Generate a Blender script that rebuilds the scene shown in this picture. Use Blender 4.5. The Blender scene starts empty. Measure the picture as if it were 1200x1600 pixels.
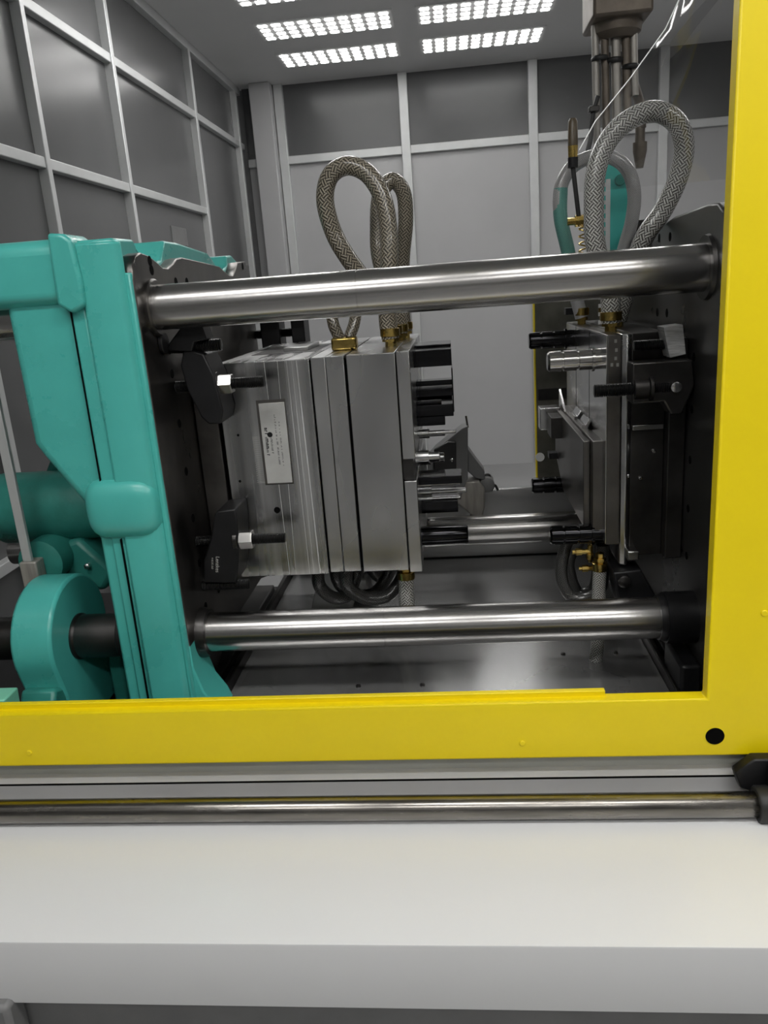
import bpy, bmesh, math, random
from mathutils import Vector, Matrix
random.seed(7)
S = bpy.context.scene
COL = S.collection

# ------------------------------------------------------------------ camera
F_PX = 1221.93
YAW, PITCH, ROLL, CZ = -0.100219, 0.277894, -0.073722, 1.5
_f = Vector((math.sin(YAW)*math.cos(PITCH), math.cos(YAW)*math.cos(PITCH), -math.sin(PITCH)))
_r0 = Vector((math.cos(YAW), -math.sin(YAW), 0)); _u0 = _r0.cross(_f)
_r = math.cos(ROLL)*_r0 + math.sin(ROLL)*_u0
_u = -math.sin(ROLL)*_r0 + math.cos(ROLL)*_u0
cam = bpy.data.cameras.new('camera'); camo = bpy.data.objects.new('camera', cam); COL.objects.link(camo)
cam.sensor_fit = 'VERTICAL'; cam.sensor_height = 36.0; cam.lens = F_PX/1600*36.0
cam.clip_start = 0.05; cam.clip_end = 60
camo.matrix_world = Matrix(((_r.x, _u.x, -_f.x, 0), (_r.y, _u.y, -_f.y, 0), (_r.z, _u.z, -_f.z, CZ), (0, 0, 0, 1)))
S.camera = camo

# ------------------------------------------------------------------ world, exposure
W = bpy.data.worlds.new('hall'); S.world = W; W.use_nodes = True
W.node_tree.nodes['Background'].inputs[0].default_value = (0.80, 0.81, 0.82, 1)
W.node_tree.nodes['Background'].inputs[1].default_value = 0.42
S.view_settings.view_transform = 'Standard'; S.view_settings.look = 'None'
S.view_settings.exposure = 0.25; S.view_settings.gamma = 1.0
S.view_settings.use_curve_mapping = False
CELL_E, TROFFER_E = 10.0, 16.5

def at(px, py, x=None, y=None, z=None):
    """world point seen at a pixel of the 1200x1600 photograph, on the plane x=, y= or z="""
    d = _f + _r*((px-600)/F_PX) - _u*((py-800)/F_PX)
    t = y/d.y if y is not None else x/d.x if x is not None else (z-CZ)/d.z
    return Vector((d.x*t, d.y*t, CZ + d.z*t))

# ------------------------------------------------------------------ materials
MATS = {}
def mat(name, col, rough=0.5, metal=0.0, noise=0.0, nscale=8.0, stretch=(1,1,1), rnoise=0.0, bump=0.0, coat=0.0, spec=0.5, emit=0.0, dark=None, bscale=None, detail=6):
    m = bpy.data.materials.new(name); m.use_nodes = True; nt = m.node_tree
    b = nt.nodes['Principled BSDF']
    b.inputs['Base Color'].default_value = (*col, 1); b.inputs['Roughness'].default_value = rough
    b.inputs['Metallic'].default_value = metal; b.inputs['Coat Weight'].default_value = coat
    b.inputs['Coat Roughness'].default_value = 0.08
    b.inputs['Specular IOR Level'].default_value = spec
    if emit:
        b.inputs['Emission Color'].default_value = (*col, 1); b.inputs['Emission Strength'].default_value = emit
    if noise or rnoise or bump:
        tc = nt.nodes.new('ShaderNodeTexCoord'); mp = nt.nodes.new('ShaderNodeMapping')
        mp.inputs['Scale'].default_value = stretch
        nt.links.new(tc.outputs['Object'], mp.inputs['Vector'])
        n = nt.nodes.new('ShaderNodeTexNoise'); n.inputs['Scale'].default_value = nscale
        n.inputs['Detail'].default_value = detail; n.inputs['Roughness'].default_value = 0.6
        nt.links.new(mp.outputs[0], n.inputs['Vector'])
        if noise:
            mx = nt.nodes.new('ShaderNodeMix'); mx.data_type = 'RGBA'
            d = dark or tuple(c*(1-noise) for c in col)
            lt = tuple(min(1, c*(1+noise*0.5)) for c in col)
            mx.inputs[6].default_value = (*d, 1); mx.inputs[7].default_value = (*lt, 1)
            rp = nt.nodes.new('ShaderNodeMapRange'); rp.inputs[1].default_value = 0.3; rp.inputs[2].default_value = 0.7
            nt.links.new(n.outputs[0], rp.inputs[0]); nt.links.new(rp.outputs[0], mx.inputs[0])
            nt.links.new(mx.outputs[2], b.inputs['Base Color'])
        if rnoise:
            r = nt.nodes.new('ShaderNodeMapRange')
            r.inputs[1].default_value = 0.3; r.inputs[2].default_value = 0.7
            r.inputs[3].default_value = max(0.02, rough-rnoise); r.inputs[4].default_value = rough+rnoise
            nt.links.new(n.outputs[0], r.inputs[0]); nt.links.new(r.outputs[0], b.inputs['Roughness'])
        if bump:
            src = n
            if bscale:
                src = nt.nodes.new('ShaderNodeTexNoise'); src.inputs['Scale'].default_value = bscale
                src.inputs['Detail'].default_value = 3
                nt.links.new(tc.outputs['Object'], src.inputs['Vector'])
            bp = nt.nodes.new('ShaderNodeBump'); bp.inputs['Strength'].default_value = bump; bp.inputs['Distance'].default_value = 0.01
            nt.links.new(src.outputs[0], bp.inputs['Height']); nt.links.new(bp.outputs[0], b.inputs['Normal'])
    MATS[name] = m
    return m

mat('bar_steel', (0.46, 0.45, 0.44), 0.24, 1, noise=0.16, nscale=3, stretch=(0.5, 3, 3), rnoise=0.05)
mat('rod_steel', (0.27, 0.255, 0.235), 0.25, 1, noise=0.30, nscale=7, stretch=(0.9, 8, 8), rnoise=0.06)
mat('mould_steel', (0.54, 0.54, 0.54), 0.27, 1, noise=0.28, nscale=3.0, stretch=(2.5, 1, 1.2), rnoise=0.05, detail=1.5)
mat('milled_steel', (0.56, 0.56, 0.56), 0.28, 1, noise=0.50, nscale=3.0, stretch=(9, 1, 0.25), rnoise=0.08, detail=2.5)
mat('scratch_steel', (0.85, 0.85, 0.85), 0.5, 0.6)
mat('bright_steel', (0.62, 0.62, 0.62), 0.22, 1, noise=0.2, nscale=9, rnoise=0.06)
mat('plate_steel', (0.20, 0.19, 0.18), 0.36, 1, noise=0.5, nscale=4, stretch=(1, 2, 1), rnoise=0.10)
mat('platen_steel', (0.15, 0.148, 0.145), 0.32, 0.9, noise=0.5, nscale=3, rnoise=0.1)
mat('dark_steel', (0.075, 0.072, 0.07), 0.34, 0.9, noise=0.5, nscale=5, rnoise=0.1)
mat('black_oxide', (0.010, 0.010, 0.011), 0.40, 0.0, noise=0.4, nscale=12, spec=0.35)
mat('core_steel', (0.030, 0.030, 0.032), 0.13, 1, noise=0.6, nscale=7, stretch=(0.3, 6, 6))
mat('stud_black', (0.05, 0.05, 0.05), 0.28, 0.9, noise=0.4, nscale=15)
mat('hole_black', (0.003, 0.003, 0.003), 0.7, spec=0.05)
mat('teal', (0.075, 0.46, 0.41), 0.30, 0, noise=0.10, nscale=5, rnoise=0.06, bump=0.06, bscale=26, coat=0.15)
mat('teal_shaded', (0.035, 0.25, 0.21), 0.38, 0, noise=0.35, nscale=6, rnoise=0.12, bump=0.30, bscale=18)  # rough cast teal, darkened in colour to stand in for shade at the rear
mat('pale_green', (0.22, 0.62, 0.44), 0.4, 0, noise=0.1)
mat('yellow', (0.90, 0.70, 0.001), 0.42, 0, noise=0.04, nscale=3, bump=0.015, bscale=160)
mat('white_paint', (0.74, 0.745, 0.75), 0.27, 0, noise=0.02, nscale=1.2, coat=0.1)
mat('grey_paint', (0.50, 0.50, 0.50), 0.45, 0, noise=0.06, nscale=3)
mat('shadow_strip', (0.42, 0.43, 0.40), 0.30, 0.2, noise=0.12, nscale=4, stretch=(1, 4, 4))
mat('ledge', (0.62, 0.62, 0.63), 0.30, 0.3, noise=0.08, nscale=4)
mat('tray_steel', (0.44, 0.44, 0.44), 0.24, 0.7, noise=0.25, nscale=1.6, rnoise=0.05)
mat('brass', (0.60, 0.43, 0.13), 0.24, 1, noise=0.3, nscale=20, rnoise=0.08)
mat('aluminium', (0.60, 0.61, 0.61), 0.42, 0.35, noise=0.06, nscale=6)
mat('cast_alu', (0.66, 0.66, 0.66), 0.5, 0.7, noise=0.35, nscale=30, stretch=(1, 1, 8))
mat('dark_glass', (0.112, 0.113, 0.115), 0.24, 0, noise=0.12, nscale=0.6, spec=0.4)
mat('wall_panel', (0.46, 0.46, 0.465), 0.40, 0, noise=0.06, nscale=1.2)
mat('ceiling_paint', (0.70, 0.70, 0.70), 0.55, 0, noise=0.05, nscale=1)
mat('floor_epoxy', (0.30, 0.30, 0.30), 0.35, 0, noise=0.15, nscale=1.5)
mat('light_cell', (1.0, 0.99, 0.97), 0.5, emit=CELL_E)
mat('troffer_light', (1.0, 0.99, 0.97), 0.5, emit=TROFFER_E)
mat('rust_brown', (0.15, 0.125, 0.10), 0.45, 0.4, noise=0.4, nscale=9)
mat('tube_grey', (0.36, 0.34, 0.31), 0.40, 0.3, noise=0.3, nscale=7, stretch=(8, 8, 1))
mat('plastic_grey', (0.17, 0.17, 0.17), 0.42, 0, noise=0.15, nscale=8)
mat('paper', (0.62, 0.62, 0.61), 0.6, 0, noise=0.1)
mat('white_dot', (0.95, 0.95, 0.93), 0.5)
mat('brown_grip', (0.10, 0.075, 0.045), 0.35, 0, noise=0.3, nscale=20)
mat('rubber', (0.018, 0.018, 0.018), 0.5, 0, noise=0.3, nscale=20)
mat('olive_panel', (0.17, 0.166, 0.14), 0.22, 0.3, noise=0.5, nscale=5, rnoise=0.08)
mat('mark_grey', (0.42, 0.42, 0.40), 0.5)

def braid(name, thread, gap, n=9, slope=1.0, rough=0.3, teal_mix=None):
    m = bpy.data.materials.new(name); m.use_nodes = True; nt = m.node_tree; N = nt.nodes.new; L = nt.links.new
    b = nt.nodes['Principled BSDF']; b.inputs['Roughness'].default_value = rough
    b.inputs['Coat Weight'].default_value = 0.6; b.inputs['Coat Roughness'].default_value = 0.12
    uv = N('ShaderNodeUVMap'); sp = N('ShaderNodeSeparateXYZ'); L(uv.outputs[0], sp.inputs[0])
    def M(op, a, c=None):
        k = N('ShaderNodeMath'); k.operation = op
        for i, v in enumerate((a, c)):
            if v is None: continue
            if isinstance(v, (int, float)): k.inputs[i].default_value = v
            else: L(v, k.inputs[i])
        return k.outputs[0]
    un = M('MULTIPLY', sp.outputs[0], n); vn = M('MULTIPLY', sp.outputs[1], n*slope)
    A = M('ADD', un, vn); C = M('SUBTRACT', un, vn)
    pick = M('FLOORED_MODULO', M('ADD', M('FLOOR', A), M('FLOOR', C)), 2.0)
    def stripe(t): return M('ABSOLUTE', M('SUBTRACT', M('FRACT', M('MULTIPLY', t, 2.0)), 0.5))
    sa, sc = stripe(A), stripe(C)
    top = M('ADD', M('MULTIPLY', pick, sa), M('MULTIPLY', M('SUBTRACT', 1.0, pick), sc))
    mr = N('ShaderNodeMapRange'); mr.inputs[1].default_value = 0.34; mr.inputs[2].default_value = 0.16
    L(top, mr.inputs[0])
    mx = N('ShaderNodeMix'); mx.data_type = 'RGBA'
    mx.inputs[6].default_value = (*gap, 1); mx.inputs[7].default_value = (*thread, 1)
    L(mr.outputs[0], mx.inputs[0]); L(mx.outputs[2], b.inputs['Base Color'])
    bp = N('ShaderNodeBump'); bp.inputs['Strength'].default_value = 0.4; bp.inputs['Distance'].default_value = 0.003
    L(mr.outputs[0], bp.inputs['Height']); L(bp.outputs[0], b.inputs['Normal'])
    MATS[name] = m
braid('braid_olive', (0.33, 0.295, 0.23), (0.03, 0.024, 0.015), 7)
braid('braid_small', (0.20, 0.175, 0.13), (0.02, 0.016, 0.01), 5)
braid('braid_silver', (0.58, 0.58, 0.55), (0.05, 0.046, 0.04), 8)
braid('braid_fine', (0.50, 0.50, 0.50), (0.16, 0.16, 0.16), 14)
braid('braid_teal', (0.16, 0.36, 0.32), (0.03, 0.20, 0.165), 14)
braid('braid_dark', (0.085, 0.083, 0.078), (0.010, 0.010, 0.010), 8)

def film_mat(name, tint, gl):
    m = bpy.data.materials.new(name); m.use_nodes = True; nt = m.node_tree
    nt.nodes.remove(nt.nodes['Principled BSDF']); o = nt.nodes['Material Output']
    t = nt.nodes.new('ShaderNodeBsdfTransparent'); t.inputs[0].default_value = (*tint, 1)
    g = nt.nodes.new('ShaderNodeBsdfGlossy'); g.inputs['Roughness'].default_value = 0.06; g.inputs[0].default_value = (0.9, 0.9, 0.9, 1)
    lw = nt.nodes.new('ShaderNodeLayerWeight'); lw.inputs[0].default_value = 0.25
    f = nt.nodes.new('ShaderNodeMapRange'); f.inputs[3].default_value = gl; f.inputs[4].default_value = 0.5
    nt.links.new(lw.outputs['Facing'], f.inputs[0])
    x = nt.nodes.new('ShaderNodeMixShader')
    nt.links.new(f.outputs[0], x.inputs[0]); nt.links.new(t.outputs[0], x.inputs[1]); nt.links.new(g.outputs[0], x.inputs[2])
    nt.links.new(x.outputs[0], o.inputs[0]); MATS[name] = m
film_mat('clear_film', (0.92, 0.92, 0.92), 0.06)

def nameplate_mat():
    m = mat('nameplate', (0.66, 0.66, 0.64), 0.34, 0.5, noise=0.14, nscale=14)
    return m
nameplate_mat()

# ------------------------------------------------------------------ mesh helpers
class MB:
    def __init__(s): s.v = []; s.f = []; s.uv = {}
    def add(s, vs, fs):
        o = len(s.v); s.v += [tuple(v) for v in vs]; s.f += [tuple(i+o for i in f) for f in fs]; return o
    def box(s, x0, x1, y0, y1, z0, z1):
        s.add([(x, y, z) for z in (z0, z1) for y in (y0, y1) for x in (x0, x1)],
              [(0, 2, 3, 1), (4, 5, 7, 6), (0, 1, 5, 4), (2, 6, 7, 3), (0, 4, 6, 2), (1, 3, 7, 5)]); return s
    def prism(s, pts, a0, a1, axis='y'):
        """polygon extruded along an axis; pts in the remaining two axes (x,z) / (y,z) / (x,y)"""
        def P(p, a): return (p[0], a, p[1]) if axis == 'y' else (a, p[0], p[1]) if axis == 'x' else (p[0], p[1], a)
        n = len(pts)
        s.add([P(p, a0) for p in pts] + [P(p, a1) for p in pts],
              [tuple(range(n))[::-1], tuple(range(n, 2*n))] + [(i, (i+1) % n, n+(i+1) % n, n+i) for i in range(n)]); return s
    def lathe(s, prof, c, axis='x', seg=28, cap=True):
        """prof: list of (pos along axis, radius); c: the two other coordinates of the axis line"""
        o = len(s.v); n = len(prof)
        for a, r in prof:
            for k in range(seg):
                t = 2*math.pi*k/seg; p, q = r*math.cos(t), r*math.sin(t)
                s.v.append((a, c[0]+p, c[1]+q) if axis == 'x' else (c[0]+p, a, c[1]+q) if axis == 'y' else (c[0]+p, c[1]+q, a))
        for i in range(n-1):
            for k in range(seg):
                k2 = (k+1) % seg
                s.f.append((o+i*seg+k, o+i*seg+k2, o+(i+1)*seg+k2, o+(i+1)*seg+k))
        if cap:
            s.f.append(tuple(o+k for k in range(seg))[::-1]); s.f.append(tuple(o+(n-1)*seg+k for k in range(seg)))
        return s
    def tube(s, pts, r, seg=18, sub=8, closed_ends=True):
        P = [Vector(p) for p in pts]; R = list(r) if isinstance(r, (list, tuple)) else [r]*len(P)
        Q = []; RR = []
        for i in range(len(P)-1):
            p0 = P[i-1] if i else P[0]*2-P[1]; p1, p2 = P[i], P[i+1]; p3 = P[i+2] if i+2 < len(P) else P[-1]*2-P[-2]
            for k in range(sub):
                t = k/sub
                Q.append(0.5*((2*p1)+(p2-p0)*t+(2*p0-5*p1+4*p2-p3)*t*t+(3*p1-p0-3*p2+p3)*t**3)); RR.append(R[i]*(1-t)+R[i+1]*t)
        Q.append(P[-1]); RR.append(R[-1])
        o = len(s.v); T = [(Q[min(i+1, len(Q)-1)]-Q[max(i-1, 0)]).normalized() for i in range(len(Q))]
        n = T[0].orthogonal().normalized(); L = 0
        for i, q in enumerate(Q):
            if i:
                L += (q-Q[i-1]).length; n = (n - T[i]*n.dot(T[i])).normalized()
            b = T[i].cross(n)
            for k in range(seg+1):
                t = 2*math.pi*k/seg
                s.uv[len(s.v)] = (k/seg, L/(2*math.pi*RR[0])); s.v.append(tuple(q + (n*math.cos(t)+b*math.sin(t))*RR[i]))
        w = seg+1
        for i in range(len(Q)-1):
            for k in range(seg):
                s.f.append((o+i*w+k, o+i*w+k+1, o+(i+1)*w+k+1, o+(i+1)*w+k))
        return s
    def mesh(s, name):
        me = bpy.data.meshes.new(name); me.from_pydata(s.v, [], s.f)
        if s.uv:
            l = me.uv_layers.new(name='UVMap')
            for lp in me.loops: l.data[lp.index].uv = s.uv.get(lp.vertex_index, (0, 0))
        me.update(); bm = bmesh.new(); bm.from_mesh(me); bmesh.ops.recalc_face_normals(bm, faces=bm.faces); bm.to_mesh(me); bm.free()
        return me
    def build(s, name, m, parent=None, smooth=False, bevel=0, label=None, seg=2):
        return put(name, s.mesh(name), m, parent, smooth, bevel, label, seg)

def put(name, me, m, parent=None, smooth=False, bevel=0, label=None, seg=2):
    me.materials.clear(); me.materials.append(MATS[m])
    o = bpy.data.objects.new(name, me); COL.objects.link(o)
    if smooth:
        for p in me.polygons: p.use_smooth = True
    if smooth:
        try: me.set_sharp_from_angle(angle=math.radians(38))
        except Exception: pass
    if bevel:
        b = o.modifiers.new('bevel', 'BEVEL'); b.width = bevel; b.segments = seg; b.limit_method = 'ANGLE'; b.angle_limit = math.radians(35)
        b.harden_normals = False
        for p in me.polygons: p.use_smooth = True
        try: me.set_sharp_from_angle(angle=math.radians(38))
        except Exception: pass
    if parent is not None: adopt(o, parent)
    if label: o['label'] = label
    return o

WORLD = {}
def adopt(o, parent):
    o.parent = parent
    o.matrix_parent_inverse = Matrix.Translation(-WORLD.get(parent.name, Vector((0, 0, 0))))
def thing(name, label, cat, loc=(0, 0, 0), group=None):
    o = bpy.data.objects.new(name, None); COL.objects.link(o); o.location = loc; o.empty_display_size = 0.05
    WORLD[o.name] = Vector(loc); tag(o, label, cat, group); return o
def tag(o, label, cat, group=None):
    o['label'] = label; o['category'] = cat
    if group: o['group'] = group
    return o
def struct(o, label, cat):
    o['kind'] = 'structure'; o['label'] = label; o['category'] = cat; return o
def B(x0, x1, y0, y1, z0, z1): return MB().box(x0, x1, y0, y1, z0, z1)
def thread_prof(x0, x1, r, pitch=0.0042):
    pr = [(x0, r*0.8)]; x = x0 + pitch*0.5
    while x < x1 - pitch*0.6:
        pr += [(x, r), (x+pitch*0.5, r*0.86)]; x += pitch
    pr += [(x1-pitch*0.3, r*0.95), (x1, r*0.78)]
    return pr
def cyl(x0, x1, r, c, axis='x', seg=28, ch=0.0):
    pr = [(x0, r-ch), (x0+ch, r), (x1-ch, r), (x1, r-ch)] if ch else [(x0, r), (x1, r)]
    return MB().lathe(pr, c, axis, seg)
def hexnut(x0, x1, r, c, axis='x'):
    return MB().lathe([(x0, r*0.93), (x0+0.003, r), (x1-0.003, r), (x1, r*0.93)], c, axis, 6)

# ================================================================== the setting
FLOOR_Z, CEIL_Z, XW, YB = -0.25, 3.29, -1.8, 7.6
struct(B(XW-0.1, 4.6, -3.2, YB+0.1, FLOOR_Z-0.05, FLOOR_Z).build('floor', 'floor_epoxy'), 'grey epoxy floor of the machine hall', 'floor')
struct(B(XW-0.1, 4.6, -3.2, YB+0.1, CEIL_Z, CEIL_Z+0.08).build('ceiling', 'ceiling_paint'), 'plain grey ceiling over the machine hall', 'ceiling')

wl = struct(B(XW-0.09, XW-0.05, -3.2, YB, FLOOR_Z, CEIL_Z).build('wall_left', 'plastic_grey'), 'left partition of dark glass in pale aluminium framing', 'wall')
MY = [-2.2, -1.1, 0.0, 1.0, 2.0, 2.96, 3.70, 4.67, 6.15, 7.42]
def mullion(y, w=0.048, zt=CEIL_Z): return B(XW-0.05, XW+0.03, y-w/2, y+w/2, FLOOR_Z, zt)
for y in MY: mullion(y, 0.040 if y < 6 else 0.050).build('mullion', 'aluminium', wl, bevel=0.004)
rails = [0.55, 2.15, 2.81]
for i, y0 in enumerate(MY):
    y1 = MY[i+1] if i+1 < len(MY) else YB
    zs = [FLOOR_Z] + [z for z in rails if not (y0 > 6 and z == 2.15)] + [CEIL_Z-0.03]
    for k, z in enumerate(zs[1:-1]): B(XW-0.05, XW+0.022, y0+0.019, y1-0.019, z-0.024, z+0.024).build('rail', 'aluminium', wl, bevel=0.004)
    B(XW-0.05, XW+0.03, y0+0.019, y1-0.019, CEIL_Z-0.06, CEIL_Z).build('head_rail', 'aluminium', wl, bevel=0.004)
    for a, b in zip(zs[:-1], zs[1:]):
        B(XW-0.03, XW-0.018, y0+0.018, y1-0.018, a+0.020, b-0.020).build('glass_panel', 'dark_glass', wl)

wb = struct(B(XW-0.1, 4.6, YB+0.06, YB+0.1, FLOOR_Z, CEIL_Z).build('wall_back', 'plastic_grey'), 'back wall of grey panels in pale aluminium framing', 'wall')
MX = [-1.43, -0.325, 0.795, 1.90, 3.00, 4.10]
for x in MX: B(x-0.04, x+0.04, YB-0.03, YB+0.06, FLOOR_Z, CEIL_Z).build('mullion', 'aluminium', wb, bevel=0.005)
edges = [XW] + MX + [4.6]
for a, b in zip(edges[:-1], edges[1:]):
    xa, xb = a+0.038, b-0.038
    B(xa, xb, YB-0.022, YB+0.06, 2.635, 2.705).build('rail', 'aluminium', wb, bevel=0.005)
    B(xa, xb, YB+0.02, YB+0.04, 2.70, CEIL_Z).build('upper_panel', 'dark_glass', wb)
    B(xa, xb, YB+0.02, YB+0.04, FLOOR_Z, 2.64).build('lower_panel', 'wall_panel', wb)
B(-1.66, -1.475, YB-0.16, YB+0.05, FLOOR_Z, CEIL_Z).build('column', 'wall_panel', wb, bevel=0.008)
wf = struct(B(XW-0.1, 4.6, -3.3, -3.2, FLOOR_Z, CEIL_Z).build('wall_front', 'wall_panel'), 'grey panelled wall behind the camera, out of view', 'wall')
for x in (-1.0, 0.1, 1.2, 2.3, 3.4): B(x-0.04, x+0.04, -3.2, -3.14, FLOOR_Z, CEIL_Z).build('mullion', 'aluminium', wf)
for x0, x1 in ((-1.8, -1.04), (-0.96, 0.06), (0.14, 1.16), (1.24, 2.26), (2.34, 3.36), (3.44, 4.5)):
    B(x0, x1, -3.2, -3.15, 2.06, 2.12).build('rail', 'aluminium', wf); B(x0, x1, -3.2, -3.19, 0.9, 2.06).build('glass_panel', 'dark_glass', wf)
wr = struct(B(4.5, 4.6, -3.2, YB, FLOOR_Z, CEIL_Z).build('wall_right', 'wall_panel'), 'plain grey wall on the right, out of view', 'wall')

# ceiling lights: louvred ones over the far end, plain troffers over the rest of the hall
def cell_mesh():
    return B(-0.029, 0.029, -0.021, 0.021, -0.004, 0.0).mesh('light_cell')
CELL = cell_mesh()
lnames = {(0, 0): 'louvred ceiling light cut by the top edge of the photo, above the left hose loop', (1, 0): 'louvred ceiling light in the nearest row, out of view above the right column',
          (0, 1): 'louvred ceiling light, middle row of the left column', (1, 1): 'louvred ceiling light at the top edge, right column',
          (0, 2): 'louvred ceiling light nearest the back wall, left column', (1, 2): 'louvred ceiling light nearest the back wall, right column'}
for (i, j), lab in lnames.items():
    if (i, j) == (1, 0): continue
    cx, cy = (-0.775, 0.335)[i], 5.40 + 0.728*j
    t = thing('ceiling_light', lab, 'ceiling light', (cx, cy, CEIL_Z), 'louvred ceiling lights')
    lp = B(cx-0.475, cx+0.475, cy-0.195, cy+0.195, CEIL_Z-0.010, CEIL_Z).build('louvre_plate', 'ceiling_paint', t)
    for a in range(10):
        for b in range(4):
            o = put('light_cell', CELL, 'light_cell', lp); o.location = (cx+(a-4.5)*0.0925, cy+(b-1.5)*0.092, CEIL_Z-0.0105)
k = 0
for cy, row in ((4.4, 'over the machine'), (0.25, 'over the operator side'), (-1.45, 'behind the camera')):
    for cx, side in ((-0.8, 'left'), (0.9, 'middle'), (2.6, 'right')):
        t = thing('ceiling_troffer', 'plain rectangular ceiling light %s, %s of its row' % (row, side), 'ceiling light', (cx, cy, CEIL_Z), 'plain ceiling lights out of view')
        f = MB(); x0, x1, y0, y1 = cx-0.62, cx+0.62, cy-0.18, cy+0.18
        f.box(x0, x1, y0, y0+0.02, CEIL_Z-0.03, CEIL_Z); f.box(x0, x1, y1-0.02, y1, CEIL_Z-0.03, CEIL_Z)
        f.box(x0, x0+0.02, y0+0.02, y1-0.02, CEIL_Z-0.03, CEIL_Z); f.box(x1-0.02, x1, y0+0.02, y1-0.02, CEIL_Z-0.03, CEIL_Z)
        f.build('frame', 'aluminium', t)
        B(x0+0.021, x1-0.021, y0+0.021, y1-0.021, CEIL_Z-0.022, CEIL_Z-0.012).build('diffuser', 'troffer_light', t)

# ================================================================== machine bed, guard, guide rod
XA, XE = -1.65, 1.6
bed = thing('machine_bed', 'long white machine bed cover in front of the yellow guard', 'machine bed', (0, 1.2, FLOOR_Z))
MB().prism([(1.44, 0.44), (1.061, 0.44), (1.057, 0.4385), (1.056, 0.435), (1.078, 0.279), (1.095, 0.279), (1.075, 0.415), (1.44, 0.425)], XA, XE, 'x').build('cover', 'white_paint', bed, smooth=True)
B(XA, XE, 1.437, 1.53, 0.40, 0.494).build('ledge', 'ledge', bed, bevel=0.004)
B(XA, XE, 1.4368, 1.44, 0.4905, 0.4935).build('joint_line', 'hole_black', bed)
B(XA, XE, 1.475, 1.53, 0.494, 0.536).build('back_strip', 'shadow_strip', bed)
B(XA+0.05, XE, 1.11, 1.43, FLOOR_Z, 0.424).build('base_panel', 'plastic_grey', bed)
B(-1.02, -0.862, 1.055, 1.11, FLOOR_Z, 0.290).build('leg', 'plastic_grey', bed, bevel=0.01)

gf = thing('safety_guard', 'yellow painted guard frame with wide bottom rail and right post', 'guard', (0.5, 1.45, 0.538))
xr, zb, zt = 0.474, 0.538, 0.668
fpn = MB().prism([(XA, zb), (1.1, zb), (1.1, 2.6), (xr, 2.6), (xr, zt), (XA, zt)], 1.44, 1.475, 'y').build('frame_panel', 'yellow', gf, bevel=0.004)
B(XA, 0.279, 1.462, 1.4755, zt-0.01, zt+0.012).build('window_lip', 'yellow', gf, bevel=0.002)
MB().prism([(XA, zb+0.004), (1.095, zb+0.004), (1.095, 2.6), (xr+0.004, 2.6), (xr+0.004, zt-0.012), (XA, zt-0.012)], 1.4755, 1.480, 'y').build('reflection_blocker', 'plastic_grey', gf, label='dark grey sheet added behind the guard to block yellow reflections')  # added sheet, keeps the yellow from reflecting into bars and tray
h = at(1117, 1150, y=1.44)
cyl(1.4385, 1.446, 0.0185, (h.x, h.z), 'y', 32).build('hole_plug', 'hole_black', fpn, smooth=True, label='round black hole in the yellow rail')
for p in ((816, 1161), (46, 1176), (1194, 958)):
    q = at(*p, y=1.44); cyl(1.4375, 1.441, 0.0062, (q.x, q.z), 'y', 20, 0.001).build('rivet', 'yellow', fpn, smooth=True)

rod = thing('guide_rod', 'worn round steel guide rod lying along the white bed', 'guide rod', (-0.5, 1.38, 0.44))
MB().lathe([(XA, 0.024), (XA+0.002, 0.0255), (0.60, 0.0255), (0.602, 0.024)], (1.38, 0.4665), 'x', 48).build('shaft', 'rod_steel', rod, smooth=True)
br = thing('rod_bracket', 'black bracket holding the right end of the guide rod', 'bracket', (0.6, 1.38, 0.44))
def XZ0(pts, y): return [(at(*p, y=y).x, at(*p, y=y).z) for p in pts]
MB().prism(XZ0(((1151, 1213), (1181, 1191), (1290, 1189), (1290, 1262), (1186, 1262), (1180, 1242), (1159, 1236)), 1.40), 1.408, 1.435, 'y').build('arm', 'black_oxide', br, bevel=0.004)
MB().prism([(1.338, 0.4405), (1.408, 0.4405), (1.408, 0.545), (1.395, 0.552), (1.36, 0.528), (1.338, 0.50)], 0.584, 0.76, 'x').build('block', 'black_oxide', br, bevel=0.006)
MB().lathe([(0.556, 0.0262), (0.556, 0.034), (0.560, 0.037), (0.582, 0.037)], (1.38, 0.4665), 'x', 40).build('seal_ring', 'rubber', br, smooth=True)

# ================================================================== tie bars
YF, YR, ZT, ZL = 1.79, 2.55, 1.494, 0.690
XM, XF = -0.668, 0.547      # faces of the moving and the fixed platen
def tie_bar(label, y, z, seam, r=0.050):
    t = thing('tie_bar', label, 'tie bar', (0, y, z), 'tie bars of the machine')
    pr = [(-1.6, r)]
    if seam: pr += [(seam-0.0015, r), (seam-0.0012, r-0.0012), (seam+0.0012, r-0.0012), (seam+0.0015, r)]
    pr += [(0.78, r)]
    MB().lathe(pr, (y, z), 'x', 64).build('shaft', 'bar_steel', t, smooth=True)
    return t
t1 = tie_bar('thick polished tie bar at the top front, in front of the hoses', YF, ZT, at(556, 450, y=YF-0.05).x)
MB().lathe([(XM-0.01, 0.051), (XM-0.01, 0.064), (XM+0.006, 0.064), (XM+0.010, 0.060), (XM+0.010, 0.051)], (YF, ZT), 'x', 48).build('bush_ring', 'plate_steel', t1, smooth=True)
t2 = tie_bar('thick polished tie bar at the bottom front, just above the yellow rail', YF, ZL, at(600, 985, y=YF-0.05).x)
MB().lathe([(XM-0.01, 0.051), (XM-0.01, 0.064), (XM+0.006, 0.064), (XM+0.022, 0.059), (XM+0.022, 0.051)], (YF, ZL), 'x', 48).build('bush_ring', 'dark_steel', t2, smooth=True)
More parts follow.
